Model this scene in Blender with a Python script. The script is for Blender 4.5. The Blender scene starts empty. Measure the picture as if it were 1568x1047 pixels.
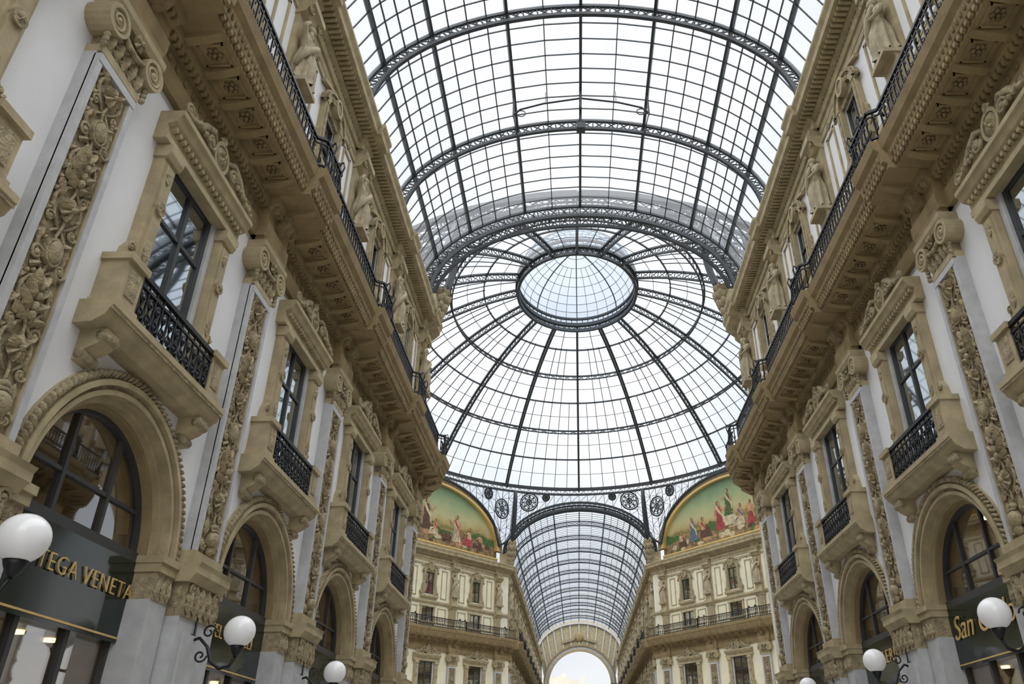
import bpy, math, random
from mathutils import Vector, Matrix
from math import sin, cos, pi, sqrt, atan2, radians
random.seed(7)
scene = bpy.context.scene
COL = scene.collection

# ------------------------------------------------------------------ materials
MATS = {}
def mk(name, col, rough=0.7, var=0.12, scale=3.0, metallic=0.0, bump=0.0, bscale=20.0, spec=0.5, voro=False):
    m = bpy.data.materials.new(name); m.use_nodes = True
    nt = m.node_tree; b = nt.nodes['Principled BSDF']
    tc = nt.nodes.new('ShaderNodeTexCoord')
    n = nt.nodes.new('ShaderNodeTexNoise'); n.inputs['Scale'].default_value = scale; n.inputs['Detail'].default_value = 6
    nt.links.new(tc.outputs['Object'], n.inputs['Vector'])
    r = nt.nodes.new('ShaderNodeValToRGB')
    r.color_ramp.elements[0].position = 0.3; r.color_ramp.elements[1].position = 0.7
    r.color_ramp.elements[0].color = tuple(c*(1-var) for c in col)+(1,)
    r.color_ramp.elements[1].color = tuple(min(1, c*(1+var)) for c in col)+(1,)
    nt.links.new(n.outputs['Fac'], r.inputs['Fac'])
    nt.links.new(r.outputs['Color'], b.inputs['Base Color'])
    b.inputs['Roughness'].default_value = rough
    b.inputs['Metallic'].default_value = metallic
    b.inputs['Specular IOR Level'].default_value = spec
    if bump > 0:
        if voro:
            t = nt.nodes.new('ShaderNodeTexVoronoi'); t.inputs['Scale'].default_value = bscale; o = t.outputs['Distance']
        else:
            t = nt.nodes.new('ShaderNodeTexNoise'); t.inputs['Scale'].default_value = bscale; o = t.outputs['Fac']
        nt.links.new(tc.outputs['Object'], t.inputs['Vector'])
        bp = nt.nodes.new('ShaderNodeBump'); bp.inputs['Distance'].default_value = bump; bp.inputs['Strength'].default_value = 0.8
        nt.links.new(o, bp.inputs['Height']); nt.links.new(bp.outputs['Normal'], b.inputs['Normal'])
    MATS[name] = m
    return m
mk('stucco', (0.79,0.795,0.80), 0.85, 0.04, 0.8, bump=0.004, bscale=30)
mk('cream', (0.76,0.71,0.53), 0.85, 0.08, 0.8)
mk('stone', (0.40,0.33,0.195), 0.75, 0.2, 2.5, bump=0.01, bscale=14)
mk('carved', (0.335,0.275,0.165), 0.8, 0.38, 8, bump=0.035, bscale=30)
mk('ochre', (0.29,0.215,0.105), 0.8, 0.22, 2.0, bump=0.01, bscale=18)
mk('carvedochre', (0.22,0.16,0.08), 0.8, 0.3, 8.0, bump=0.03, bscale=18)
mk('greystone', (0.47,0.475,0.475), 0.55, 0.12, 4.0)
mk('statue', (0.39,0.33,0.215), 0.8, 0.22, 5.0, bump=0.008, bscale=20)
mk('iron', (0.012,0.013,0.016), 0.45, 0.1, 5, metallic=0.3)
mk('steel', (0.035,0.042,0.047), 0.5, 0.15, 3, metallic=0.1)
mk('frame', (0.04,0.042,0.042), 0.5, 0.1, 3)
mk('fascia', (0.008,0.017,0.012), 0.08, 0.1, 3, spec=0.5)
mk('gold', (0.75,0.52,0.2), 0.35, 0.08, 8, metallic=0.4)
mk('floor', (0.42,0.39,0.36), 0.35, 0.2, 1.2)
mk('shopwarm', (0.40,0.27,0.13), 0.6, 0.4, 2.0)
mk('mezz', (0.07,0.06,0.045), 0.6, 0.4, 2.0)
mk('bldg', (0.62,0.56,0.47), 0.8, 0.1, 0.3)
mk('mred', (0.36,0.05,0.05), 0.8, 0.35, 2)
mk('mbrown', (0.10,0.05,0.03), 0.8, 0.3, 3)
mk('mskin', (0.46,0.25,0.13), 0.8, 0.25, 3)
mk('mcloth', (0.50,0.42,0.26), 0.8, 0.3, 3)
mk('mblue', (0.10,0.15,0.20), 0.8, 0.3, 3)
mk('mgreen', (0.06,0.12,0.03), 0.8, 0.3, 3)
mk('mground', (0.22,0.15,0.07), 0.8, 0.6, 2.2)

def glassmat(name, tint, fac_tr, gloss=0.0):
    m = bpy.data.materials.new(name); m.use_nodes = True
    nt = m.node_tree; nt.nodes.clear()
    out = nt.nodes.new('ShaderNodeOutputMaterial')
    t = nt.nodes.new('ShaderNodeBsdfTransparent'); t.inputs['Color'].default_value = (*tint, 1)
    tl = nt.nodes.new('ShaderNodeBsdfTranslucent'); tl.inputs['Color'].default_value = (0.95,0.97,1,1)
    mx = nt.nodes.new('ShaderNodeMixShader'); mx.inputs['Fac'].default_value = fac_tr
    nt.links.new(t.outputs[0], mx.inputs[1]); nt.links.new(tl.outputs[0], mx.inputs[2])
    last = mx
    if gloss > 0:
        g = nt.nodes.new('ShaderNodeBsdfGlossy'); g.inputs['Roughness'].default_value = 0.02
        m2 = nt.nodes.new('ShaderNodeMixShader'); m2.inputs['Fac'].default_value = gloss
        nt.links.new(mx.outputs[0], m2.inputs[1]); nt.links.new(g.outputs[0], m2.inputs[2]); last = m2
    nt.links.new(last.outputs[0], out.inputs['Surface'])
    MATS[name] = m
glassmat('roofglass', (0.92,0.94,0.965), 0.12)
glassmat('cupolaglass', (0.78,0.86,0.95), 0.10)
glassmat('shopglass', (0.75,0.75,0.7), 0.0, 0.32)
mk('windowglass', (0.46,0.50,0.52), 0.03, 0.02, 2.0, metallic=1.0)

def emis(name, col, st):
    m = bpy.data.materials.new(name); m.use_nodes = True
    b = m.node_tree.nodes['Principled BSDF']
    b.inputs['Base Color'].default_value = (*col, 1)
    b.inputs['Emission Color'].default_value = (*col, 1); b.inputs['Emission Strength'].default_value = st
    MATS[name] = m
emis('warmlight', (1.0,0.72,0.35), 9.0)
emis('globe', (0.86,0.86,0.86), 0.04)
MATS['globe'].node_tree.nodes['Principled BSDF'].inputs['Roughness'].default_value = 0.12

def mural():
    m = bpy.data.materials.new('mural'); m.use_nodes = True
    nt = m.node_tree; b = nt.nodes['Principled BSDF']; b.inputs['Roughness'].default_value = 0.7
    tc = nt.nodes.new('ShaderNodeTexCoord'); sp = nt.nodes.new('ShaderNodeSeparateXYZ')
    nt.links.new(tc.outputs['Object'], sp.inputs[0])
    n = nt.nodes.new('ShaderNodeTexNoise'); n.inputs['Scale'].default_value = 0.7; n.inputs['Detail'].default_value = 8
    nt.links.new(tc.outputs['Object'], n.inputs['Vector'])
    a = nt.nodes.new('ShaderNodeMath'); a.operation = 'MULTIPLY_ADD'
    a.inputs[1].default_value = 2.0; nt.links.new(n.outputs['Fac'], a.inputs[0]); nt.links.new(sp.outputs['Z'], a.inputs[2])
    mr = nt.nodes.new('ShaderNodeMapRange'); mr.inputs[1].default_value = 24.4; mr.inputs[2].default_value = 30.2
    nt.links.new(a.outputs[0], mr.inputs[0])
    r = nt.nodes.new('ShaderNodeValToRGB'); e = r.color_ramp.elements
    e[0].position = 0.0; e[0].color = (0.17,0.11,0.05,1)
    e[1].position = 1.0; e[1].color = (0.13,0.22,0.13,1)
    for p, c in ((0.14,(0.34,0.22,0.09,1)),(0.22,(0.17,0.16,0.04,1)),(0.3,(0.42,0.32,0.13,1)),(0.42,(0.46,0.42,0.21,1)),(0.6,(0.33,0.38,0.19,1)),(0.8,(0.20,0.30,0.16,1))):
        k = e.new(p); k.color = c
    nt.links.new(mr.outputs[0], r.inputs[0]); nt.links.new(r.outputs[0], b.inputs['Base Color'])
    MATS['mural'] = m
mural()

# ------------------------------------------------------------------ mesh builder
class MB:
    def __init__(s): s.v=[]; s.f=[]; s.m=[]; s.s=[]; s.mn=[]
    def mi(s, mat):
        if mat not in s.mn: s.mn.append(mat)
        return s.mn.index(mat)
    def add(s, vs, fs, mat, smooth=False):
        o=len(s.v); s.v.extend([tuple(p) for p in vs]); k=s.mi(mat)
        for f in fs:
            s.f.append(tuple(i+o for i in f)); s.m.append(k); s.s.append(smooth)
    def box(s,x0,x1,y0,y1,z0,z1,mat):
        vs=[(x0,y0,z0),(x1,y0,z0),(x1,y1,z0),(x0,y1,z0),(x0,y0,z1),(x1,y0,z1),(x1,y1,z1),(x0,y1,z1)]
        s.add(vs,[(0,3,2,1),(4,5,6,7),(0,1,5,4),(1,2,6,5),(2,3,7,6),(3,0,4,7)],mat)
    def extr(s,prof,y0,y1,mat):
        n=len(prof); vs=[(x,y0,z) for x,z in prof]+[(x,y1,z) for x,z in prof]
        fs=[(i,(i+1)%n,(i+1)%n+n,i+n) for i in range(n)]+[tuple(range(n-1,-1,-1)),tuple(range(n,2*n))]
        s.add(vs,fs,mat)
    def plate(s,poly,x0,x1,mat):
        n=len(poly); vs=[(x0,y,z) for y,z in poly]+[(x1,y,z) for y,z in poly]
        fs=[(i,(i+1)%n,(i+1)%n+n,i+n) for i in range(n)]+[tuple(range(n-1,-1,-1)),tuple(range(n,2*n))]
        s.add(vs,fs,mat)
    def ring(s,cy,cz,r0,r1,x0,x1,mat,a0=0,a1=pi,n=28,ky=1,kz=1,smooth=False):
        vs=[];fs=[]
        for i in range(n+1):
            a=a0+(a1-a0)*i/n
            for r,x in ((r0,x0),(r0,x1),(r1,x1),(r1,x0)):
                vs.append((x,cy+ky*r*cos(a),cz+kz*r*sin(a)))
        for i in range(n):
            b=i*4
            for j in range(4):
                fs.append((b+j,b+(j+1)%4,b+4+(j+1)%4,b+4+j))
        s.add(vs,fs,mat,smooth)
    def tube(s,pts,r,mat,n=5,closed=False,smooth=True,flat=1.0):
        P=[Vector(p) for p in pts]; N=len(P); vs=[];fs=[]
        up=None
        for i,p in enumerate(P):
            if closed: t=(P[(i+1)%N]-P[i-1])
            else: t=(P[min(i+1,N-1)]-P[max(i-1,0)])
            if t.length<1e-9: t=Vector((0,0,1))
            t.normalize()
            if up is None:
                up=Vector((1,0,0)) if abs(t.x)<0.9 else Vector((0,0,1))
            u=(up-t*up.dot(t))
            if u.length<1e-6: u=Vector((0,1,0))
            u.normalize(); w=t.cross(u); up=u
            rr=r[i] if isinstance(r,(list,tuple)) else r
            for k in range(n):
                a=2*pi*(k+0.5)/n
                vs.append(p+u*(cos(a)*rr*flat)+w*(sin(a)*rr))
        M=N if closed else N-1
        for i in range(M):
            for k in range(n):
                a=i*n+k;b=i*n+(k+1)%n;c=((i+1)%N)*n+(k+1)%n;d=((i+1)%N)*n+k
                fs.append((a,b,c,d))
        if not closed:
            fs.append(tuple(range(n-1,-1,-1))); fs.append(tuple((N-1)*n+k for k in range(n)))
        s.add(vs,fs,mat,smooth)
    def bar(s,p,q,w,mat,h=None,up=(0,0,1)):
        p=Vector(p);q=Vector(q);t=q-p
        if t.length<1e-6: return
        t.normalize();u=Vector(up);u=u-t*u.dot(t)
        if u.length<1e-4: u=Vector((1,0,0))-t*t.x
        u.normalize();v=t.cross(u);h=(h or w)/2;w=w/2
        vs=[]
        for c in (p,q):
            for a,b in ((-1,-1),(1,-1),(1,1),(-1,1)): vs.append(c+v*(a*w)+u*(b*h))
        s.add(vs,[(0,1,5,4),(1,2,6,5),(2,3,7,6),(3,0,4,7),(3,2,1,0),(4,5,6,7)],mat)
    def ell(s,c,r,mat,nu=8,nv=5,M=None):
        vs=[];fs=[]
        vs.append((0,0,r[2]))
        for j in range(1,nv):
            t=pi*j/nv
            for i in range(nu):
                a=2*pi*i/nu
                vs.append((r[0]*sin(t)*cos(a),r[1]*sin(t)*sin(a),r[2]*cos(t)))
        vs.append((0,0,-r[2]));L=len(vs)-1
        for i in range(nu):
            fs.append((0,1+i,1+(i+1)%nu)); b=1+(nv-2)*nu
            fs.append((L,b+(i+1)%nu,b+i))
        for j in range(nv-2):
            for i in range(nu):
                a=1+j*nu+i;b=1+j*nu+(i+1)%nu
                fs.append((a,a+nu,b+nu,b))
        out=[]
        for p in vs:
            q=Vector(p)
            if M is not None: q=M@q
            out.append((q.x+c[0],q.y+c[1],q.z+c[2]))
        s.add(out,fs,mat,True)
    def leaf(s,x,y,z,a,L,W,lift,mat):
        dy,dz=cos(a),sin(a);py,pz=-dz,dy
        def P(u,v,h): return (x+h,y+dy*u*L+py*v*W,z+dz*u*L+pz*v*W)
        vs=[P(0,0,lift*.3),P(.3,.5,0),P(.3,0,lift),P(.3,-.5,0),P(.45,.3,.2*lift),P(.45,-.3,.2*lift),P(.65,.45,0),P(.65,0,lift*.9),P(.65,-.45,0),P(1,0,lift*.5)]
        s.add(vs,[(0,2,1),(0,3,2),(1,2,4),(2,3,5),(2,7,6,4),(2,5,8,7),(6,7,9),(7,8,9)],mat)
    def spiral(s,x,y,z,r,mat,turns=1.6,tr=0.03,sgn=1,a0=0,n=18,lift=0.0):
        pts=[];rr=[]
        for i in range(n+1):
            t=i/n;q=r*(1-0.85*t);a=a0+sgn*turns*2*pi*t
            pts.append((x+lift*t,y+q*cos(a),z+q*sin(a)));rr.append(tr*(1-.4*t))
        s.tube(pts,rr,mat,5); s.ell((x+lift,y,z),(tr*1.4,tr*1.6,tr*1.6),mat,6,4)
    def rosette(s,x,y,z,r,mat,n=6,lift=.06):
        for i in range(n): s.leaf(x,y,z,2*pi*i/n,r,r*.7,lift,mat)
        s.ell((x+lift*.6,y,z),(lift*.8,r*.25,r*.25),mat,6,4)
    def mesh(s,name,remap=False):
        v=s.v
        if remap:
            def zf(z):
                if z<=14.3: return z
                if z<=17.3: return 14.3+(z-14.3)*.8
                if z<=21.3: return z-.6
                return 20.7+(z-21.3)*.75
            v=[(a,b,zf(c)) for a,b,c in v]
        me=bpy.data.meshes.new(name); me.from_pydata(v,[],s.f)
        for n in s.mn: me.materials.append(MATS[n])
        me.polygons.foreach_set('material_index',s.m); me.polygons.foreach_set('use_smooth',s.s)
        me.update(); return me
def inst(name,me,loc=(0,0,0),rz=0,parent=None,scale=(1,1,1)):
    o=bpy.data.objects.new(name,me); COL.objects.link(o)
    o.location=loc;o.rotation_euler=(0,0,rz);o.scale=scale
    if parent: o.parent=parent
    return o
def empty(name):
    o=bpy.data.objects.new(name,None); COL.objects.link(o); return o

BW=6.25; H=BW/2
# ------------------------------------------------------------------ bay pieces (local: x = out of wall, y = along wall)
CORN=[(-.4,12.35),(.12,12.35),(.16,12.5),(.16,12.75),(.1,12.8),(.1,13.12),(.2,13.2),(.3,13.25),(.3,13.45),(.98,13.5),(.98,13.62),(1.08,13.68),(1.12,13.95),(1.22,14.05),(1.28,14.28),(-.4,14.28)]
UCORN=[(-.6,21.7),(-.2,21.7),(-.16,21.95),(-.22,22.0),(-.22,22.2),(-.08,22.35),(-.05,22.5),(.42,22.55),(.44,22.8),(.54,23.0),(.54,23.15),(-1.3,23.15),(-1.3,23.0),(-.6,23.0)]

def grid_wall(mb,x0,x1,ys,zs,holes,mat):
    Y=sorted(set(ys+[h[0] for h in holes]+[h[1] for h in holes]));Z=sorted(set(zs+[h[2] for h in holes]+[h[3] for h in holes]))
    for i in range(len(Y)-1):
        for j in range(len(Z)-1):
            cy=(Y[i]+Y[i+1])/2;cz=(Z[j]+Z[j+1])/2
            if any(h[0]<cy<h[1] and h[2]<cz<h[3] for h in holes): continue
            mb.box(x0,x1,Y[i],Y[i+1],Z[j],Z[j+1],mat)

def soffit_details(mb,y0,y1,d=0):
    n=max(1,round((y1-y0)/.8)); st=(y1-y0)/n
    for i in range(n):
        y=y0+(i+.5)*st
        mb.extr([(.3+d,13.33),(.6+d,13.36),(.9+d,13.44),(.94+d,13.51),(.3+d,13.51)],y-.09,y+.09,'ochre')
        mb.leaf(.3+d,y,13.3,-pi/2,.1,.16,.03,'carvedochre')
        if i<n-1:
            yy=y+st/2
            a,b=yy-st/2+.14,yy+st/2-.14
            for r in ((.38,.42,a,b),(.84,.88,a,b),(.38,.88,a,a+.04),(.38,.88,b-.04,b)): mb.box(r[0]+d,r[1]+d,r[2],r[3],13.43,13.5,'ochre')
            for k in range(6):
                c_=cos(k*pi/3);s_=sin(k*pi/3)
                mb.ell((.63+d+c_*.1,yy+s_*.11,13.46),(.055,.06,.04),'carvedochre',6,4)
            mb.ell((.63+d,yy,13.44),(.05,.05,.05),'carvedochre',6,4)
    n=int((y1-y0)/.16)
    for i in range(n):
        y=y0+(i+.25)*(y1-y0)/n
        mb.box(.2+d,.29+d,y,y+.09,13.06,13.19,'ochre')
        mb.box(1.0+d,1.07+d,y,y+.09,13.56,13.67,'ochre')
        mb.ell((1.11+d,y+.05,13.82),(.04,.05,.09),'carvedochre',5,4)

def bay_wall(wallmat='stucco'):
    mb=MB(); D=-.9
    R=2.03
    mb.box(D,0,-H,-R,0,5,wallmat); mb.box(D,0,R,H,0,5,wallmat)
    n=28
    for i in range(n):
        a=pi*i/n;b=pi*(i+1)/n
        ya,za,yb,zb=R*cos(a),5+R*sin(a),R*cos(b),5+R*sin(b)
        mb.add([(0,ya,za),(0,yb,zb),(0,yb,7.1),(0,ya,7.1)],[(0,1,2,3)],wallmat)
        mb.add([(0,ya,za),(0,yb,zb),(D,ya,za),(D,yb,zb)],[(0,2,3,1)],'stone')
    mb.box(D,0,-H,-R,5,7.1,wallmat); mb.box(D,0,R,H,5,7.1,wallmat)
    grid_wall(mb,D,0,[-H,H],[7.1,12.6],[(-.85,.85,7.6,11.4)],wallmat)
    grid_wall(mb,D,0,[-H,H],[12.6,14.25],[],wallmat)
    grid_wall(mb,-1.0,-.3,[-H,H],[14.25,23.0],[(-.75,.75,15.2,16.9),(-.6,.6,18.2,20.3)],wallmat)
    mb.extr([(-.32,17.3),(-.2,17.3),(-.12,17.45),(-.12,17.6),(-.32,17.6)],-H,H,'stone')
    mb.extr([(-.32,14.28),(-.12,14.28),(-.12,14.75),(-.2,14.85),(-.32,14.85)],-H,H,'stone')
    mb.box(-.32,-.24,-H,H,20.95,21.15,'stone')
    mb.box(-.32,-.27,-H,H,21.3,21.75,'stone')
    for sg in (-1,1):
        for (z0,z1) in ((17.9,20.7),):
            a=sg*1.55;b=sg*2.3;lo,hi=min(a,b),max(a,b)
            for r in ((lo,lo+.09,z0,z1),(hi-.09,hi,z0,z1),(lo,hi,z0,z0+.09),(lo,hi,z1-.09,z1)):
                mb.box(-.32,-.25,r[0],r[1],r[2],r[3],'stone')
            mb.rosette(-.28,(lo+hi)/2,21.0,.16,'carved',6,.06)
    mb.extr(CORN,-H,H,'ochre'); soffit_details(mb,-H+.75,H-.75)
    for i in range(15):
        y=-H+.8+i*.32
        mb.leaf(.11,y,12.84,pi/2,.22,.16,.03,'carvedochre')
    mb.extr(UCORN,-H,H,'stone')
    for i in range(31):
        y=-H+.04+i*.2
        mb.box(-.05,.3,y,y+.1,22.36,22.56,'stone')
        mb.box(-.22,-.17,y,y+.06,22.02,22.18,'carved')
    mb.ring(0,5,1.80,1.88,-.55,-.2,'ochre'); mb.ring(0,5,1.88,2.02,-.5,-.08,'stone')
    mb.ring(0,5,2.0,2.08,-.4,.08,'stone'); mb.ring(0,5,2.08,2.15,0,.04,'carved'); mb.ring(0,5,2.15,2.24,0,.14,'stone')
    mb.ring(0,5,2.24,2.4,0,.06,'stone')
    m=60
    for i in range(m):
        a=pi*(i+.5)/m
        Mx=Matrix.Rotation(a+.7,3,'X')
        mb.ell((.08,2.33*cos(a),5+2.33*sin(a)),(.085,.038,.11),'carved',6,4,Mx)
    for sg in (-1,1):
        a,b=sorted((sg*1.80,sg*2.42))
        mb.box(-.6,.14,a,b,4.75,5.0,'stone'); mb.box(-.55,.1,a+.03,b-.03,4.3,4.75,'carved')
        mb.box(-.6,.18,a-.02,b+.02,4.9,5.02,'stone')
        mb.box(-.55,.08,a,b,0,4.3,'greystone')
        for k in range(3):
            mb.leaf(.1,sg*2.11+(-.2+.2*k),4.32,pi/2,.34,.2,.06,'carved')
    return mb.mesh('bay_wall',True)
def strip_wall(w,wallmat='stucco'):
    mb=MB();h=w/2
    mb.box(-.9,0,-h,h,0,14.25,wallmat); mb.box(-1.0,-.3,-h,h,14.25,23,wallmat)
    mb.extr(CORN,-h,h,'ochre');soffit_details(mb,-h,h); mb.extr(UCORN,-h,h,'stone')
    mb.extr([(-.32,17.3),(-.2,17.3),(-.12,17.45),(-.12,17.6),(-.32,17.6)],-h,h,'stone')
    mb.box(-.1,.14,-h,h,4.75,5.0,'stone')
    for z in (14.4,15.4): mb.bar((1.15,-h,z),(1.15,h,z),.06,'iron')
    for i in range(int(w/.2)): mb.bar((1.15,-h+.1+i*.2,14.28),(1.15,-h+.1+i*.2,15.4),.03,'iron')
    return mb.mesh('strip_wall',True)

def pilaster():
    mb=MB();rnd=random.Random(3)
    mb.box(0,.3,-.62,.62,0,4.15,'greystone'); mb.box(.3,.36,-.4,.4,.9,3.9,'greystone'); mb.box(0,.42,-.7,.7,0,.7,'greystone')
    mb.box(0,.34,-.62,.62,4.15,4.72,'carved')
    for k in range(5): mb.leaf(.34,-.5+.25*k,4.17,pi/2,.48,.26,.1,'carved')
    for k in range(4): mb.leaf(.36,-.37+.25*k,4.38,pi/2,.32,.18,.1,'carved')
    for sg in (-1,1):
        mb.spiral(.38,sg*.5,4.62,.12,'carved',1.4,.03,sg); 
        for k in range(2): mb.leaf(.2,sg*.63,4.2+.1*k,pi/2,.4,.2,.05,'carved')
    mb.extr([(0,4.72),(.38,4.72),(.46,4.84),(.5,4.86),(.5,4.98),(.54,5.05),(0,5.05)],-.72,.72,'stone')
    mb.box(0,.20,-.52,.52,5.05,11.15,'greystone')
    mb.box(0,.32,-.6,.6,5.05,5.3,'stone')
    for sg in (-1,1):
        a,b=sorted((sg*.40,sg*.52)); mb.box(.18,.27,a,b,5.3,11.1,'greystone')
        a,b=sorted((sg*.37,sg*.40)); mb.box(.18,.24,a,b,5.3,11.0,'stone')
    mb.box(.2,.28,-.5,.5,10.98,11.12,'greystone')
    mb.box(.18,.205,-.37,.37,5.3,10.98,'carved')
    X=.2
    mb.ell((X+.1,0,5.62),(.13,.17,.16),'carved',12,8); mb.ell((X+.08,0,5.42),(.1,.09,.1),'carved',8,6); mb.ell((X+.08,0,5.86),(.08,.1,.07),'carved',10,6)
    mb.tube([(X+.12,-.12,5.78),(X+.14,0,5.8),(X+.12,.12,5.78)],.03,'carved',5)
    for sg in (-1,1):
        mb.spiral(X+.05,sg*.25,5.5,.11,'carved',1.5,.03,sg); mb.leaf(X,sg*.12,5.36,pi/2-sg*.8,.3,.18,.09,'carved')
        mb.leaf(X,sg*.2,5.66,pi/2-sg*.1,.34,.16,.1,'carved')
    mb.tube([(X+.05,0.03*sin(q*1.1),5.9+q*.1) for q in range(50)],.022,'carved',5)
    z=6.05;k=0
    while z<10.5:
        t=k%3
        for sg in (-1,1):
            mb.tube([(X+.03,sg*(.03+.26*sin(pi*q/8)),z+.72*q/8) for q in range(9)],[.02+.012*sin(pi*q/8) for q in range(9)],'carved',5)
        if t==0:
            mb.rosette(X+.03,0,z+.32,.2,'carved',8,.13)
            for sg in (-1,1):
                mb.spiral(X+.04,sg*.24,z+.62,.1,'carved',1.5,.026,sg); mb.spiral(X+.04,sg*.25,z+.06,.09,'carved',1.5,.024,-sg)
                mb.leaf(X,sg*.16,z+.44,pi/2-sg*.6,.26,.15,.11,'carved')
        elif t==1:
            for sg in (-1,1):
                for zz,an,L in ((0,1.15,.34),(.15,.85,.36),(.3,.6,.34),(.46,.35,.3)):
                    mb.leaf(X+.02,sg*.02,z+zz,pi/2-sg*an,L,.17,.13,'carved')
                mb.leaf(X,sg*.33,z+.1,pi/2+sg*.5,.22,.12,.08,'carved')
            for q in range(4): mb.ell((X+.1,0,z+.08+.14*q),(.06,.05-.006*q,.07),'carved',7,5)
        else:
            mb.ell((X+.09,0,z+.34),(.08,.13,.17),'carved',12,8); mb.ring(0,z+.34,.14,.17,X,X+.1,'carved',0,2*pi,16,1,1.25)
            for sg in (-1,1):
                mb.spiral(X+.05,sg*.25,z+.18,.12,'carved',1.6,.028,-sg); mb.leaf(X,sg*.14,z+.5,pi/2-sg*.9,.26,.16,.1,'carved')
                mb.leaf(X,sg*.3,z+.36,pi/2+sg*.2,.26,.13,.09,'carved'); mb.leaf(X,sg*.1,z+.12,-pi/2+sg*.9,.24,.14,.1,'carved')
        for q in range(4):
            sg=rnd.choice((-1,1)); mb.ell((X+.03,sg*rnd.uniform(.14,.34),z+rnd.uniform(0,.7)),(.045,.032,.036),'carved',6,4)
        for sg in (-1,1):
            for q in range(2): mb.leaf(X,sg*.35,z+.1+.35*q,pi/2+sg*rnd.uniform(.2,1.1),.18,.1,.06,'carved')
        z+=.72;k+=1
    mb.box(0,.27,-.52,.52,11.15,11.3,'stone'); mb.box(0,.24,-.46,.46,11.3,11.95,'carved')
    for q in range(5): mb.leaf(.24,-.4+.2*q,11.28,pi/2,.42,.2,.12,'carved')
    for sg in (-1,1):
        mb.ring(sg*.54,11.78,.0,.25,.02,.36,'carved',0,2*pi,18)
        mb.spiral(.37,sg*.54,11.78,.22,'stone',1.8,.035,-sg,pi/2,22)
        mb.ring(sg*.54,11.78,.21,.27,.0,.4,'stone',0,2*pi,18)
        for q in range(3): mb.ell((.3,sg*.57,11.44-.1*q),(.06,.05,.06),'carved',6,4)
    mb.tube([(.34,-.3,11.75),(.36,-.15,11.66),(.37,0,11.63),(.36,.15,11.66),(.34,.3,11.75)],.05,'carved',6)
    mb.rosette(.36,0,11.9,.16,'carved',6,.08)
    mb.extr([(0,11.98),(.36,11.98),(.42,12.08),(.42,12.2),(0,12.2)],-.7,.7,'stone')
    mb.extr([(-.1 if x<-.1 else x+.2,z) for x,z in CORN],-.68,.68,'ochre'); soffit_details(mb,-.6,.6,.2)
    mb.box(.1,.38,-.6,.6,12.2,12.36,'ochre')
    mb.extr([(.3,12.85),(.5,12.9),(.62,13.1),(.62,13.25),(.3,13.25)],-.16,.16,'carvedochre')
    mb.box(-.3,-.06,-.42,.42,14.25,17.2,'stone'); mb.box(-.08,-.02,-.28,.28,15.0,17.0,'carved')
    mb.extr([(-.3,16.9),(0,17.0),(.12,17.25),(.2,17.35),(.2,17.62),(-.3,17.62)],-.5,.5,'stone')
    mb.extr([(-.3,17.62),(.12,17.62),(.06,17.75),(.06,18.1),(.14,18.2),(-.3,18.2)],-.38,.38,'stone')
    mb.box(-.3,-.16,-.42,.42,17.6,21.3,'stone')
    mb.extr([(-.3,20.75),(-.02,20.85),(.1,21.05),(.22,21.1),(.22,21.3),(-.3,21.3)],-.46,.46,'stone')
    for sg in (-1,1): mb.spiral(.12,sg*.36,20.98,.14,'carved',1.5,.04,sg)
    mb.box(-.3,.1,-.42,.42,21.3,21.75,'carved')
    for q in range(3): mb.leaf(.1,-.26+.26*q,21.32,pi/2,.36,.22,.06,'carved')
    mb.extr([(-.4 if x<-.3 else x+.14,z) for x,z in UCORN[:11]]+[(-.4,23.15)],-.52,.52,'stone')
    return mb.mesh('pilaster',True)

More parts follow.
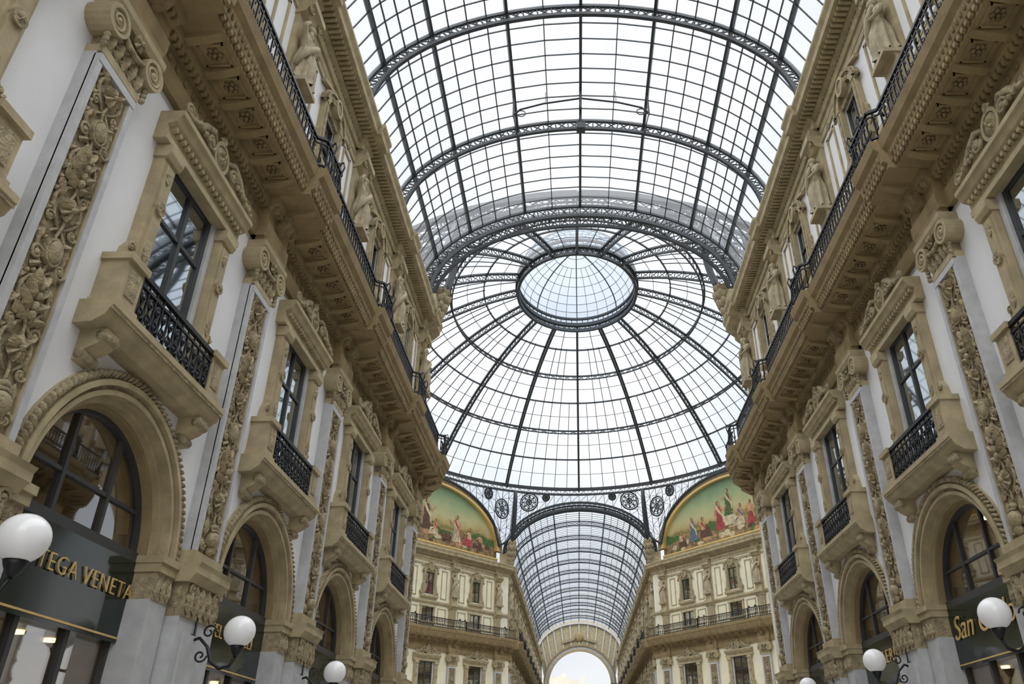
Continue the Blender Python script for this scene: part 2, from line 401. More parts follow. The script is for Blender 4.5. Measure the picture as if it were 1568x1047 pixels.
def win_lower():
    mb=MB()
    mb.add([(-.05,-.85,7.6),(-.05,.85,7.6),(-.05,.85,11.4),(-.05,-.85,11.4)],[(0,1,2,3)],'windowglass')
    for y in (-.80,0,.80): mb.box(-.08,.0,y-.05,y+.05,7.6,11.4,'frame')
    for z in (7.65,8.95,10.3,11.36): mb.box(-.08,-.01,-.85,.85,z-.035,z+.035,'frame')
    for sg in (-1,1):
        a,b=sorted((sg*.85,sg*1.0)); mb.box(-.3,.06,a,b,7.6,11.4,'greystone')
        a,b=sorted((sg*1.02,sg*1.42))
        mb.box(-.02,.2,a,b,8.5,11.35,'stone'); mb.box(-.02,.26,a-.03,b+.03,7.5,8.6,'stone'); mb.box(.2,.24,a+.08,b-.08,8.9,11.0,'stone')
        mb.extr([(0,11.1),(.25,11.1),(.3,11.2),(.3,11.35),(0,11.35)],a-.04,b+.04,'stone')
        c=sg*1.22
        mb.ring(c,10.1,.0,.13,.2,.29,'carved',0,2*pi,14); mb.rosette(.27,c,10.1,.1,'carved',6,.04)
        mb.leaf(.24,c,9.0,pi/2,.4,.22,.06,'carved'); mb.leaf(.24,c,10.9,-pi/2,.3,.18,.06,'carved')
        mb.plate([(sg*1.42,8.3),(sg*1.78,8.3),(sg*1.8,8.55),(sg*1.62,8.75),(sg*1.55,9.1),(sg*1.42,9.3)],.0,.16,'stone')
        mb.spiral(.17,sg*1.62,8.5,.15,'carved',1.5,.035,sg); mb.spiral(.17,sg*1.5,9.12,.09,'carved',1.4,.025,-sg)
    mb.extr([(0,11.38),(.24,11.38),(.24,11.5),(.2,11.52),(.2,11.7),(.34,11.76),(.4,11.88),(.44,11.9),(.44,12.0),(0,12.0)],-1.62,1.62,'stone')
    for i in range(20): 
        y=-1.5+i*.155; mb.box(.2,.3,y,y+.08,11.64,11.74,'stone')
    mb.ell((.25,0,12.36),(.16,.26,.3),'carved',12,8); mb.ring(0,12.36,.24,.31,.15,.36,'stone',0,2*pi,20,1,1.1)
    mb.rosette(.38,0,12.36,.16,'carved',6,.06)
    for sg in (-1,1):
        mb.tube([(.3,sg*.32,12.5),(.34,sg*.5,12.6),(.36,sg*.75,12.45),(.38,sg*1.0,12.22),(.38,sg*1.3,12.12),(.36,sg*1.5,12.14)],[.07,.08,.09,.08,.07,.04],'carved',6)
        mb.spiral(.38,sg*.52,12.3,.17,'carved',1.5,.045,sg); mb.spiral(.38,sg*1.42,12.2,.14,'carved',1.5,.04,-sg)
        for q in range(5): mb.leaf(.34,sg*(.45+.2*q),12.3-.05*q,pi/2-sg*.7,.26,.18,.08,'carved')
        for q in range(4): mb.ell((.42,sg*(.7+.13*q),12.2),(.06,.06,.06),'carved',6,4)
    mb.leaf(.3,0,12.6,pi/2,.3,.3,.1,'carved')
    return mb.mesh('window')

def win_upper():
    mb=MB()
    mb.add([(-.4,-.6,18.2),(-.4,.6,18.2),(-.4,.6,20.3),(-.4,-.6,20.3)],[(0,1,2,3)],'windowglass')
    for y in (-.57,0,.57): mb.box(-.42,-.35,y-.035,y+.035,18.2,20.3,'frame')
    for z in (18.24,19.3,20.26): mb.box(-.42,-.35,-.6,.6,z-.03,z+.03,'frame')
    for sg in (-1,1):
        a,b=sorted((sg*.6,sg*.85)); mb.box(-.32,-.12,a,b,18.0,20.4,'stone'); mb.box(-.14,-.08,a+.06,b-.06,18.2,20.2,'carved')
        mb.plate([(sg*.85,18.1),(sg*1.15,18.1),(sg*1.2,18.35),(sg*1.0,18.6),(sg*.97,19.0),(sg*.85,19.2)],-.3,-.18,'carved')
        mb.spiral(-.16,sg*1.03,18.3,.12,'stone',1.5,.03,sg); mb.spiral(-.14,sg*.95,20.3,.13,'carved',1.5,.035,-sg)
    mb.extr([(-.32,17.82),(-.02,17.82),(0.02,17.95),(0.02,18.05),(-.32,18.05)],-1.1,1.1,'stone')
    mb.ring(0,20.3,.6,.85,-.32,-.1,'stone',0,pi,20,1,.75); mb.ring(0,20.3,.85,.95,-.32,-.04,'carved',0,pi,20,1,.8)
    mb.plate([(.6*cos(pi*i/14),20.3+.45*sin(pi*i/14)) for i in range(15)],-.3,-.2,'carved')
    mb.ell((-.12,0,20.75),(.12,.24,.28),'carved',10,6); mb.ring(0,20.75,.2,.28,-.2,-.0,'stone',0,2*pi,18,1,1.15)
    for sg in (-1,1):
        mb.spiral(-.1,sg*.4,20.72,.14,'carved',1.5,.035,sg)
        mb.tube([(-.1,sg*.3,20.95),(-.1,sg*.6,20.9),(-.1,sg*.95,20.55),(-.12,sg*1.05,20.2)],.05,'carved',5)
        mb.leaf(-.14,sg*.2,20.95,pi/2-sg*.5,.3,.2,.08,'carved')
    for sg in (-1,1): mb.bar((-.2,0,21.3),(-.2,sg*1.15,20.85),.12,'stone',.12)
    mb.add([(-.4,-.75,15.2),(-.4,.75,15.2),(-.4,.75,16.9),(-.4,-.75,16.9)],[(0,1,2,3)],'windowglass')
    for y in (-.72,0,.72): mb.box(-.42,-.35,y-.04,y+.04,15.2,16.9,'frame')
    mb.box(-.42,-.35,-.75,.75,16.0,16.06,'frame')
    for sg in (-1,1):
        a,b=sorted((sg*.75,sg*.95)); mb.box(-.32,-.2,a,b,15.05,17.0,'stone')
        a,b=sorted((sg*1.3,sg*2.4)); 
        for r in ((a,a+.08,15.1,16.9),(b-.08,b,15.1,16.9),(a,b,15.1,15.18),(a,b,16.82,16.9)): mb.box(-.32,-.26,r[0],r[1],r[2],r[3],'stone')
    mb.box(-.32,-.16,-1.0,1.0,16.9,17.1,'stone'); mb.box(-.32,-.12,-1.0,1.0,15.0,15.2,'stone')
    return mb.mesh('upper_window',True)

def balcony():
    mb=MB()
    mb.extr([(0,7.2),(.28,7.22),(.38,7.3),(.44,7.34),(.5,7.48),(.54,7.5),(.54,7.6),(0,7.6)],-2.0,2.0,'stone')
    mb.extr([(.5,7.44),(.52,7.44),(.52,7.48),(.5,7.48)],-2.0,2.0,'carved')
    for sg in (-1,1):
        c=sg*1.6
        mb.extr([(0,6.72),(.1,6.74),(.15,6.9),(.3,6.98),(.38,7.07),(.4,7.22),(0,7.22)],c-.17,c+.17,'stone')
        mb.tube([(.34,c-.19,7.12),(.34,c+.19,7.12)],.08,'carved',10); mb.tube([(.1,c-.19,6.82),(.1,c+.19,6.82)],.08,'carved',10)
        a,b=sorted((sg*1.34,sg*1.82))
        mb.box(0,.43,a,b,7.6,8.42,'stone'); mb.box(0,.49,a-.05,b+.05,8.42,8.54,'stone'); mb.box(.0,.47,a-.04,b+.04,7.6,7.72,'stone')
        mb.box(.43,.45,a+.1,b-.1,7.85,8.32,'carved')
    X=.4
    mb.bar((X,-1.34,8.46),(X,1.34,8.46),.08,'iron'); mb.bar((X,-1.34,7.68),(X,1.34,7.68),.06,'iron'); mb.bar((X,-1.34,8.3),(X,1.34,8.3),.04,'iron')
    n=11
    for i in range(n+1):
        y=-1.3+2.6*i/n; mb.bar((X,y,7.68),(X,y,8.46),.03,'iron')
    for i in range(n):
        y=-1.3+2.6*(i+.5)/n
        for sg in (-1,1):
            mb.spiral(X+.01,y,7.98+sg*.14,.1,'iron',1.3,.02,sg,pi/2,10)
        mb.bar((X-.01,y-.1,7.72),(X-.01,y+.1,8.28),.018,'iron'); mb.bar((X-.01,y+.1,7.72),(X-.01,y-.1,8.28),.018,'iron')
    mb.v=[(a,b,c+.22) for a,b,c in mb.v]
    return mb.mesh('balcony')

def railing():
    mb=MB(); h=H
    path=[(1.35,-h),(1.35,-h+.62),(1.12,-h+.75),(1.12,h-.75),(1.35,h-.62),(1.35,h)]
    for z,w in ((14.4,.05),(15.2,.07),(15.05,.035)):
        for a,b in zip(path[:-1],path[1:]): mb.bar((a[0],a[1],z),(b[0],b[1],z),w,'iron')
    for a,b in zip(path[:-1],path[1:]):
        L=sqrt((a[0]-b[0])**2+(a[1]-b[1])**2); n=max(1,int(L/.2))
        for i in range(n):
            t=(i+.5)/n;x=a[0]+(b[0]-a[0])*t;y=a[1]+(b[1]-a[1])*t
            mb.bar((x,y,14.28),(x,y,15.2),.035,'iron')
            mb.spiral(x,y+.06,14.93,.075,'iron',1.1,.018,1,pi/2,8); mb.spiral(x,y+.06,14.6,.09,'iron',1.1,.02,-1,pi/2,8)
    for sg in (-1,1):
        y=sg*(h-.35); 
        mb.tube([(1.35,y,15.3),(1.46,y,15.38),(1.5,y,15.2),(1.42,y,14.9),(1.48,y,14.5),(1.4,y,14.35)],.025,'iron',5)
        mb.ell((1.35,y,15.3),(.06,.06,.08),'iron')
    return mb.mesh('railing')

def shopfront():
    mb=MB()
    n=24
    pts=[(-.42,1.9*cos(pi*i/n),5+1.9*sin(pi*i/n)) for i in range(n+1)]
    mb.add(pts,[tuple(range(n+1))],'shopglass')
    mb.ring(0,5,1.73,1.82,-.46,-.34,'frame')
    for y in (-.62,.62): mb.box(-.44,-.36,y-.04,y+.04,5,5+sqrt(1.78**2-y*y),'frame')
    mb.box(-.44,-.37,-1.76,1.76,5.66,5.72,'frame'); mb.box(-.46,-.3,-1.9,1.9,4.9,5.06,'frame')
    mb.box(-.5,-.3,-1.9,1.9,3.6,4.9,'fascia')
    mb.box(-.31,-.28,-1.8,1.8,3.66,3.69,'gold')
    mb.box(-.47,-.45,-1.9,1.9,.3,3.6,'shopglass'); mb.box(-.52,-.38,-1.9,1.9,0,.3,'greystone')
    for y in (-1.78,-.6,.6,1.78): mb.box(-.5,-.38,y-.05,y+.05,.3,3.6,'frame')
    mb.box(-.5,-.38,-1.85,1.85,2.7,2.78,'frame')
    mb.box(-2.6,-2.5,-2,2,0,3.6,'shopwarm'); mb.box(-2.5,-.5,-2.05,-1.98,0,3.6,'shopwarm'); mb.box(-2.5,-.5,1.98,2.05,0,3.6,'shopwarm'); mb.box(-2.6,-.5,-2,2,3.6,3.75,'shopwarm')
    mb.box(-2.6,-2.5,-2,2,3.75,6.95,'mezz'); mb.box(-2.5,-.5,-2.05,-1.98,3.75,6.95,'mezz'); mb.box(-2.5,-.5,1.98,2.05,3.75,6.95,'mezz'); mb.box(-2.6,-.9,-2,2,6.95,7.05,'shopwarm')
    for z in (1.2,1.9,2.6): mb.box(-2.5,-2.2,-1.6,1.6,z,z+.05,'frame')
    for y in (-1.2,-.4,.4,1.2):
        for x in (-1.0,-1.8): mb.tube([(x,y,3.55),(x,y,3.6)],.09,'warmlight',10)
    for y in (-1.3,-.9,-.5): mb.box(-2.3,-1.5,y-.03,y+.03,6.88,6.95,'warmlight')
    return mb.mesh('shopfront')

def lamp():
    mb=MB(); gx=1.15; gz=3.97
    mb.ell((gx,0,gz),(.27,.27,.27),'globe',28,18)
    mb.tube([(gx,0,gz-.42),(gx,0,gz-.36),(gx,0,gz-.3),(gx,0,gz-.24)],[.04,.08,.11,.13],'iron',12)
    pts=[(.3,0,gz-.15),(.45,0,gz-.1),(.62,0,gz-.25),(.72,0,gz-.5),(.9,0,gz-.62),(1.07,0,gz-.58),(gx,0,gz-.42)]
    mb.tube(pts,.03,'iron',6)
    sp=[(.6+.13*(1-.8*t/14)*cos(t*.55),0,gz-.0+.13*(1-.8*t/14)*sin(t*.55)) for t in range(15)]
    mb.tube(sp,.018,'iron',5); sp=[(.52+.12*(1-.8*t/14)*cos(-t*.55),0,gz-.4+.12*(1-.8*t/14)*sin(-t*.55)) for t in range(15)]
    mb.tube(sp,.018,'iron',5)
    mb.ring(0,gz-.15,0,.12,.28,.34,'iron',0,2*pi,14)
    mb.tube([(.34,0,gz-.7),(.34,0,gz+.25)],.02,'iron',6)
    return mb.mesh('lamp')

def statue():
    J=[(0,0,1.0,.17),(.02,0,1.2,.15),(.04,0,1.42,.19),(.03,0,1.6,.075),(.05,0,1.72,.1),(.05,0,1.88,.095),
       (.02,.22,1.52,.085),(.1,.36,1.26,.065),(.25,.2,1.14,.045),(.32,.1,1.16,.035),
       (.02,-.22,1.52,.085),(.08,-.42,1.62,.065),(.1,-.26,1.86,.045),(.08,-.16,1.92,.035),
       (0,.11,.88,.13),(.12,.13,.5,.095),(.02,.14,.1,.06),(.18,.16,.04,.045),
       (0,-.11,.88,.13),(.04,-.12,.5,.09),(0,-.12,.1,.06),(.16,-.14,.04,.045)]
    E=[(0,1),(1,2),(2,3),(3,4),(4,5),(2,6),(6,7),(7,8),(8,9),(2,10),(10,11),(11,12),(12,13),(0,14),(14,15),(15,16),(16,17),(0,18),(18,19),(19,20),(20,21)]
    me=bpy.data.meshes.new('tmp'); me.from_pydata([j[:3] for j in J],E,[]); o=bpy.data.objects.new('tmp',me); COL.objects.link(o)
    md=o.modifiers.new('s','SKIN'); 
    for i,j in enumerate(J): me.skin_vertices[0].data[i].radius=(j[3],j[3])
    me.skin_vertices[0].data[0].use_root=True
    sb=o.modifiers.new('b','SUBSURF'); sb.levels=1; sb.render_levels=1
    dg=bpy.context.evaluated_depsgraph_get(); ev=bpy.data.meshes.new_from_object(o.evaluated_get(dg))
    mb=MB(); mb.add([tuple(v.co) for v in ev.vertices],[tuple(p.vertices) for p in ev.polygons],'statue',True)
    bpy.data.objects.remove(o); 
    vs=[];fs=[];n=36;lev=[(1.42,.2),(1.22,.17),(1.08,.2),(.8,.25),(.5,.27),(.25,.29),(.06,.32)]
    for k,(z,r) in enumerate(lev):
        for i in range(n):
            a=2*pi*i/n; q=r*(1+(.05+.04*k)*sin(a*9+.5*k)*min(1,k/2)); vs.append((.03+q*cos(a)*.85+.05*(k in (3,4))*cos(a),q*sin(a),z))
    for k in range(len(lev)-1):
        for i in range(n): fs.append((k*n+i,(k+1)*n+i,(k+1)*n+(i+1)%n,k*n+(i+1)%n))
    mb.add(vs,fs,'statue',True)
    mb.tube([(.2,.2,1.5),(.26,.05,1.3),(.25,-.1,1.12),(.2,-.22,.95),(.1,-.33,.7),(.02,-.36,.4)],[.05,.07,.08,.09,.08,.05],'statue',7)
    mb.ell((.03,0,1.86),(.13,.125,.12),'statue',10,7); mb.ell((-.08,0,1.82),(.08,.08,.08),'statue',8,5)
    mb.ell((.155,0,1.79),(.03,.018,.035),'statue',6,4)
    for sg in (-1,1): mb.ell((.13,sg*.04,1.82),(.015,.02,.012),'statue',6,4); mb.ell((.05,sg*.11,1.79),(.02,.015,.03),'statue',6,4)
    mb.ell((.135,0,1.735),(.02,.03,.01),'statue',6,4)
    mb.box(-.25,.3,-.36,.36,-.08,.03,'statue')
    return mb.mesh('statue')

M_bay=bay_wall('stucco'); M_bayc=bay_wall('cream')
M_pil=pilaster(); M_win=win_lower(); M_uwin=win_upper(); M_bal=balcony(); M_rail=railing(); M_shop=shopfront(); M_lamp=lamp(); M_stat=statue()
M_s08=strip_wall(.85); M_s17=strip_wall(1.75,'cream'); M_sn={-1:strip_wall(1.3),1:strip_wall(1.9)}

HW=7.8
YE=34.75
YNS={-1:YE-1.3,1:YE-1.9}
WN=[0]
def place_bay(parent,ox,oy,rz,t,mesh,sy=1.0):
    c,s=cos(rz),sin(rz); sc=(1,sy,1)
    loc=(ox-s*t, oy+c*t, 0)
    inst('bay_face',mesh,loc,rz,parent,sc)
    WN[0]+=1
    e=empty('window_%d'%WN[0])
    inst('casement',M_win,loc,rz,e); inst('attic_casement',M_uwin,loc,rz,e)
    inst('stone_balcony',M_bal,loc,rz)
    inst('iron_railing',M_rail,loc,rz,parent,sc)
    inst('arched_shopfront',M_shop,loc,rz,None,sc)
def place_pil(parent,ox,oy,rz,t,lampon=True):
    c,s=cos(rz),sin(rz)
    loc=(ox-s*t, oy+c*t, 0)
    inst('carved_pilaster',M_pil,loc,rz,parent)
    inst('stone_statue',M_stat,(loc[0],loc[1],17.68),rz,None,(1.2,1.2,1.2))
    if lampon: inst('globe_wall_lamp',M_lamp,loc,rz)

wl=empty('wall_left'); wr=empty('wall_right')
FB=6.4
for sx,rz,par in ((-1,0,wl),(1,pi,wr)):
    Y0=YNS[sx]
    for j in range(7):
        place_bay(par,sx*HW,Y0-H-j*BW,rz,0,M_bay)
    for j in range(7): place_pil(par,sx*HW,Y0-j*BW,rz,0)
    inst('corner_strip',M_sn[sx],(sx*HW,(Y0+YE)/2,0),rz,par)
    for j in range(12):
        place_bay(par,sx*HW,88.3+FB/2+j*FB,rz,0,M_bay,FB/BW)
    for j in range(13): place_pil(par,sx*HW,88.3+j*FB,rz,0,j<5)
    inst('corner_strip',M_s08,(sx*HW,88.3-.42,0),rz,par)

# ------------------------------------------------------------------ octagon
CY=61.1; A=26.4; B=22.0; bY=9.0
def lun_z(y):
    hw=9.3
    return 23.5+5.6*sqrt(max(0,1-(y/hw)**2))
def lunette(seed):
    mb=MB(); n=30; hw=9.3; rnd=random.Random(seed)
    top=[(-.45,-hw+2*hw*i/n,lun_z(-hw+2*hw*i/n)) for i in range(n+1)]
    bot=[(-.45,p[1],22.6) for p in top]
    mb.add(top+bot,[(i,i+1,n+1+i+1,n+1+i) for i in range(n)],'mural')
    mb.ring(0,23.45,.98,1.02,-.5,-.05,'gold',0,pi,36,hw,5.6); mb.ring(0,23.45,1.02,1.09,-.5,-.2,'carved',0,pi,36,hw,5.6)
    mb.box(-.5,-.1,-hw,hw,22.0,22.5,'stone'); mb.box(-.5,-.05,-hw,hw,22.5,22.65,'gold')
    lay=[0]
    def pl(poly,mat):
        lay[0]+=1; x=-.44+.0006*lay[0]
        mb.add([(x,y,z) for y,z in poly],[tuple(range(len(poly)))],mat)
    def blob(y,z,ry,rz,mat,wob=.0,k=12):
        pl([(y+ry*cos(2*pi*i/k)*(1+wob*rnd.uniform(-1,1)),z+rz*sin(2*pi*i/k)*(1+wob*rnd.uniform(-1,1))) for i in range(k)],mat)
    def limb(pts,r,mat):
        lay[0]+=1; x=-.44+.0006*lay[0]
        L=[];R=[]
        for i,(y,z) in enumerate(pts):
            a=pts[max(0,i-1)];b=pts[min(len(pts)-1,i+1)];dy,dz=b[0]-a[0],b[1]-a[1];q=sqrt(dy*dy+dz*dz) or 1
            rr=r*(1-.4*i/(len(pts)-1)); L.append((x,y-dz/q*rr,z+dy/q*rr));R.append((x,y+dz/q*rr,z-dy/q*rr))
        k=len(pts); mb.add(L+R,[(i,i+1,k+i+1,k+i) for i in range(k-1)],mat)
    def stand(y,z,h,robe,sash,f=1,arm=1):
        pl([(y-.20*h,z),(y-.08*h,z-.02*h),(y+.1*h,z+.01*h),(y+.24*h,z),(y+.19*h,z+.25*h),(y+.12*h,z+.5*h),(y-.1*h,z+.5*h),(y-.15*h,z+.25*h)],robe)
        for k in range(3): limb([(y+(-.05+.06*k)*h,z+.48*h),(y+(-.1+.1*k)*h,z+.22*h),(y+(-.14+.13*k)*h,z+.02*h)],.012*h,'mbrown')
        pl([(y-.11*h,z+.48*h),(y+.12*h,z+.48*h),(y+.13*h,z+.7*h),(y+.08*h,z+.79*h),(y-.08*h,z+.79*h),(y-.13*h,z+.7*h)],'mskin' if sash=='mskin' else robe)
        limb([(y-.1*h,z+.78*h),(y+.02*h,z+.6*h),(y+.17*h,z+.42*h),(y+.2*h,z+.2*h)],.05*h,sash)
        limb([(y+f*.1*h,z+.74*h),(y+f*.22*h,z+.6*h),(y+f*.36*h,z+(.62+.14*arm)*h)],.038*h,'mskin')
        limb([(y-f*.11*h,z+.74*h),(y-f*.2*h,z+.56*h),(y-f*.1*h,z+.44*h)],.036*h,'mskin')
        blob(y-f*.02*h,z+.9*h,.065*h,.075*h,'mbrown'); blob(y+f*.012*h,z+.885*h,.05*h,.065*h,'mskin')
    def seated(y,z,h,robe,sash,f=1):
        pl([(y-f*.2*h,z),(y+f*.42*h,z),(y+f*.4*h,z+.12*h),(y+f*.34*h,z+.34*h),(y+f*.1*h,z+.4*h),(y-f*.16*h,z+.36*h)],robe)
        for k in range(3): limb([(y+f*.08*h,z+.34*h),(y+f*(.2+.05*k)*h,z+.2*h),(y+f*(.2+.09*k)*h,z+.02*h)],.012*h,'mbrown')
        pl([(y-.12*h,z+.3*h),(y+.12*h,z+.3*h),(y+.13*h,z+.55*h),(y+.07*h,z+.64*h),(y-.07*h,z+.64*h),(y-.13*h,z+.55*h)],'mskin')
        limb([(y-.1*h,z+.62*h),(y+.04*h,z+.45*h),(y+.13*h,z+.32*h)],.045*h,sash)
        limb([(y+f*.1*h,z+.58*h),(y+f*.25*h,z+.48*h),(y+f*.4*h,z+.62*h)],.036*h,'mskin')
        blob(y-f*.02*h,z+.76*h,.065*h,.075*h,'mbrown'); blob(y+f*.015*h,z+.745*h,.05*h,.065*h,'mskin')
    def ground(z0,amp,ph,mat):
        pl([(-hw+.3,22.6)]+[(-hw+.3+(2*hw-.6)*i/30,z0+amp*sin(i*.5+ph)+amp*.4*sin(i*1.7+ph)) for i in range(31)]+[(hw-.3,22.6)],mat)
    ground(24.5,.35,seed,'mgreen'); ground(24.1,.3,seed+2,'mground')
    for k in range(26):
        y=rnd.uniform(-8.2,8.2); blob(y,rnd.uniform(22.9,23.9),rnd.uniform(.2,.6),rnd.uniform(.12,.3),rnd.choice(['mgreen','mbrown','mground','mcloth','mskin']),.3,9)
    if seed%2:
        stand(-.9,24.0,3.3,'mbrown','mcloth',1,1); seated(.4,23.6,2.0,'mcloth','mred',-1)
        seated(-3.4,23.5,2.6,'mred','mcloth',1); stand(-5.0,23.3,2.5,'mblue','mskin',1,0); seated(-6.8,23.1,2.0,'mred','mcloth',1)
        stand(3.3,23.4,2.9,'mcloth','mred',-1,1); seated(5.2,23.3,2.3,'mred','mcloth',-1); stand(6.8,23.1,1.9,'mbrown','mskin',-1,0)
        blob(2.0,23.7,.7,.32,'mbrown'); blob(1.3,24.0,.22,.2,'mbrown'); 
        for d in (-.5,-.2,.3,.5): limb([(2.0+d,23.6),(2.0+d,23.1)],.07,'mbrown')
    else:
        stand(.2,25.0,2.9,'mgreen','mcloth',-1,1); pl([(-.9,24.0),(1.3,24.0),(1.1,25.0),(-.6,25.0)],'mcloth')
        stand(-1.1,23.8,3.1,'mred','mcloth',1,1); seated(1.7,23.7,2.6,'mcloth','mblue',-1); stand(3.0,23.6,2.4,'mred','mskin',-1,0)
        seated(-3.4,23.5,2.6,'mbrown','mred',1); stand(-4.9,23.4,2.6,'mblue','mcloth',1,1); seated(-6.7,23.1,2.0,'mbrown','mcloth',1)
        seated(6.3,23.2,2.1,'mbrown','mred',-1)
        limb([(4.9,23.6),(4.8,25.0),(4.95,26.1)],.12,'mbrown')
        for k in range(11):
            a=-.5+(pi+1.0)*k/10; limb([(4.95,26.1),(4.95+.55*cos(a),26.2+.5*sin(a)),(4.95+1.0*cos(a),26.0+.6*sin(a))],.07,'mgreen')
    return mb.mesh('lunette_mural')
corn=[((HW,A),(B,bY)),((B,-bY),(HW,-A)),((-HW,-A),(-B,-bY)),((-B,bY),(-HW,A))]
ML={1:lunette(1),2:lunette(2)}
names=['wall_north_east','wall_south_east','wall_south_west','wall_north_west']
for k,(p,q) in enumerate(corn):
    px,py=p;qx,qy=q; mx,my=(px+qx)/2,(py+qy)/2; L=sqrt((qx-px)**2+(qy-py)**2)
    ux,uy=(qx-px)/L,(qy-py)/L
    nx,ny=uy,-ux
    if nx*mx+ny*my>0: ux,uy=-ux,-uy; nx,ny=-nx,-ny
    rz=atan2(ny,nx)
    par=empty(names[k]); ox,oy=mx,my+CY
    for t in (-FB,0,FB): place_bay(par,ox,oy,rz,t,M_bayc,FB/BW)
    for t in (-1.5*FB,-.5*FB,.5*FB,1.5*FB): place_pil(par,ox,oy,rz,t,False)
    for t in (-1.5*FB-.85,1.5*FB+.85):
        inst('corner_strip',M_s17,(ox-sin(rz)*t,oy+cos(rz)*t,0),rz,par)
    inst('lunette_mural',ML[1 if k in (2,3) else 2],(ox,oy,0),rz,par)
    mb=MB(); n=24; hw=9.7
    vs=[(-.7,-hw+2*hw*i/n,21.9) for i in range(n+1)]+[(-.7,-hw+2*hw*i/n,lun_z((-hw+2*hw*i/n)*.96)+.3) for i in range(n+1)]
    mb.add(vs,[(i,i+1,n+2+i,n+1+i) for i in range(n)],'stone')
    inst('lunette_backing',mb.mesh('lunette_backing'),(ox,oy,0),rz,par)

# ------------------------------------------------------------------ glass barrel vault
VA=8.6;VB=5.7;VZ=23.5;VBW=6.4
def VP(phi,y=0,d=0): return ((VA-d)*cos(phi),y,VZ+(VB-d)*sin(phi))
def phix(x): return math.acos(max(-1,min(1,x/VA)))
hx=[8.6,7.75,6.0,3.05,0,-3.05,-6.0,-7.75,-8.6]; subs=[2,4,4,2,2,4,4,2]
def rib(mb,y,depth=.5,w=.12,lat=True,a=VA,b=VB,zc=VZ,mat='steel'):
    n=44
    def Q(i,d): 
        f=pi*i/n; return ((a-d)*cos(f),y,zc+(b-d)*sin(f))
    for i in range(n):
        mb.bar(Q(i,0),Q(i+1,0),w*1.3,mat,.13,(0,1,0)); mb.bar(Q(i,depth),Q(i+1,depth),w*1.2,mat,.15,(0,1,0))
        if lat:
            mb.bar(Q(i,0),Q(i,depth),.06,mat)
            mb.bar(Q(i,0),Q(i+1,depth),.045,mat); mb.bar(Q(i,depth),Q(i+1,0),.045,mat)
def vault_bay():
    mb=MB(); ph=[phix(x) for x in hx]; allp=[]
    for i in range(8):
        for k in range(subs[i]): allp.append((ph[i]+(ph[i+1]-ph[i])*k/subs[i],k==0))
    allp.append((pi,True))
    for p,hv in allp:
        w=.12 if hv else .04
        nrm=(cos(p),0,sin(p))
        mb.bar(VP(p,0),VP(p,VBW),w,'steel',.2 if hv else .06,nrm)
    for i in range(len(allp)-1):
        p,q=allp[i][0],allp[i+1][0]
        for k in range(1,8):
            y=VBW*k/8; mb.bar(VP(p,y),VP(q,y),.04,'steel',.05,(cos(p),0,sin(p)))
        a=VP(p,0,-.04);b=VP(q,0,-.04)
        mb.add([a,b,(b[0],VBW,b[2]),(a[0],VBW,a[2])],[(0,1,2,3)],'roofglass')
    for sg in (-1,1):
        a,b=sorted((sg*8.3,sg*9.0)); mb.box(a,b,0,VBW,21.9,23.6,'stone')
    rib(mb,0)
    return mb.mesh('vault_bay')
M_v=vault_bay()
gv=empty('ceiling')
YV=33.9
for j in range(7): inst('vault_bay',M_v,(0,YV-VBW-j*VBW,0),0,gv)
for j in range(12): inst('vault_bay',M_v,(0,88.3+j*VBW,0),0,gv)
mb=MB()
for y in (YV,YV+.9,87.4,88.3):
    rib(mb,y,.65,.14)
for y0,y1 in ((YV,YV+.9),(87.4,88.3)):
    n=30
    for i in range(n):
        a=VP(pi*i/n,y0,-.04);b=VP(pi*(i+1)/n,y0,-.04)
        mb.add([a,b,(b[0],y1,b[2]),(a[0],y1,a[2])],[(0,1,2,3)],'roofglass')
        mb.bar(VP(pi*i/n,y0,.3),VP(pi*i/n,y1,.3),.06,'steel')
    for sg in (-1,1):
        a,b=sorted((sg*7.6,sg*9.0)); mb.box(a,b,y0,y1,21.9,23.6,'stone')
inst('arch_rings',mb.mesh('arch_rings'),(0,0,0),0,gv)

# maintenance truss under the ridge
mb=MB(); yt=25.5
pts=[(-3.05,yt,27.6),(-2.75,yt,27.95),(-1.7,yt,28.3),(0,yt,28.6),(1.7,yt,28.3),(2.75,yt,27.95),(3.05,yt,27.6)]
mb.tube(pts,.045,'steel',6)
for sg in (-1,1):
    mb.bar((sg*3.05,yt,27.5),(sg*3.05,yt,28.9),.07,'steel'); mb.tube([(sg*(2.7+.2*cos(t*.6)),yt,27.7+.18*sin(t*.6)) for t in range(11)],.025,'steel',5)
    mb.bar((sg*1.6,yt,28.3),(sg*1.6,yt,29.0),.03,'steel'); mb.bar((sg*3.05,yt,27.6),(sg*3.05,YV-VBW,28.4),.04,'steel')
mb.bar((0,yt,28.0),(0,yt,29.2),.07,'steel')
mb.box(-.2,.2,yt+1.2,yt+1.6,28.0,28.35,'steel'); mb.bar((0,yt+1.4,28.3),(0,yt+1.4,29.2),.05,'steel')
inst('maintenance_gantry',mb.mesh('gantry'))

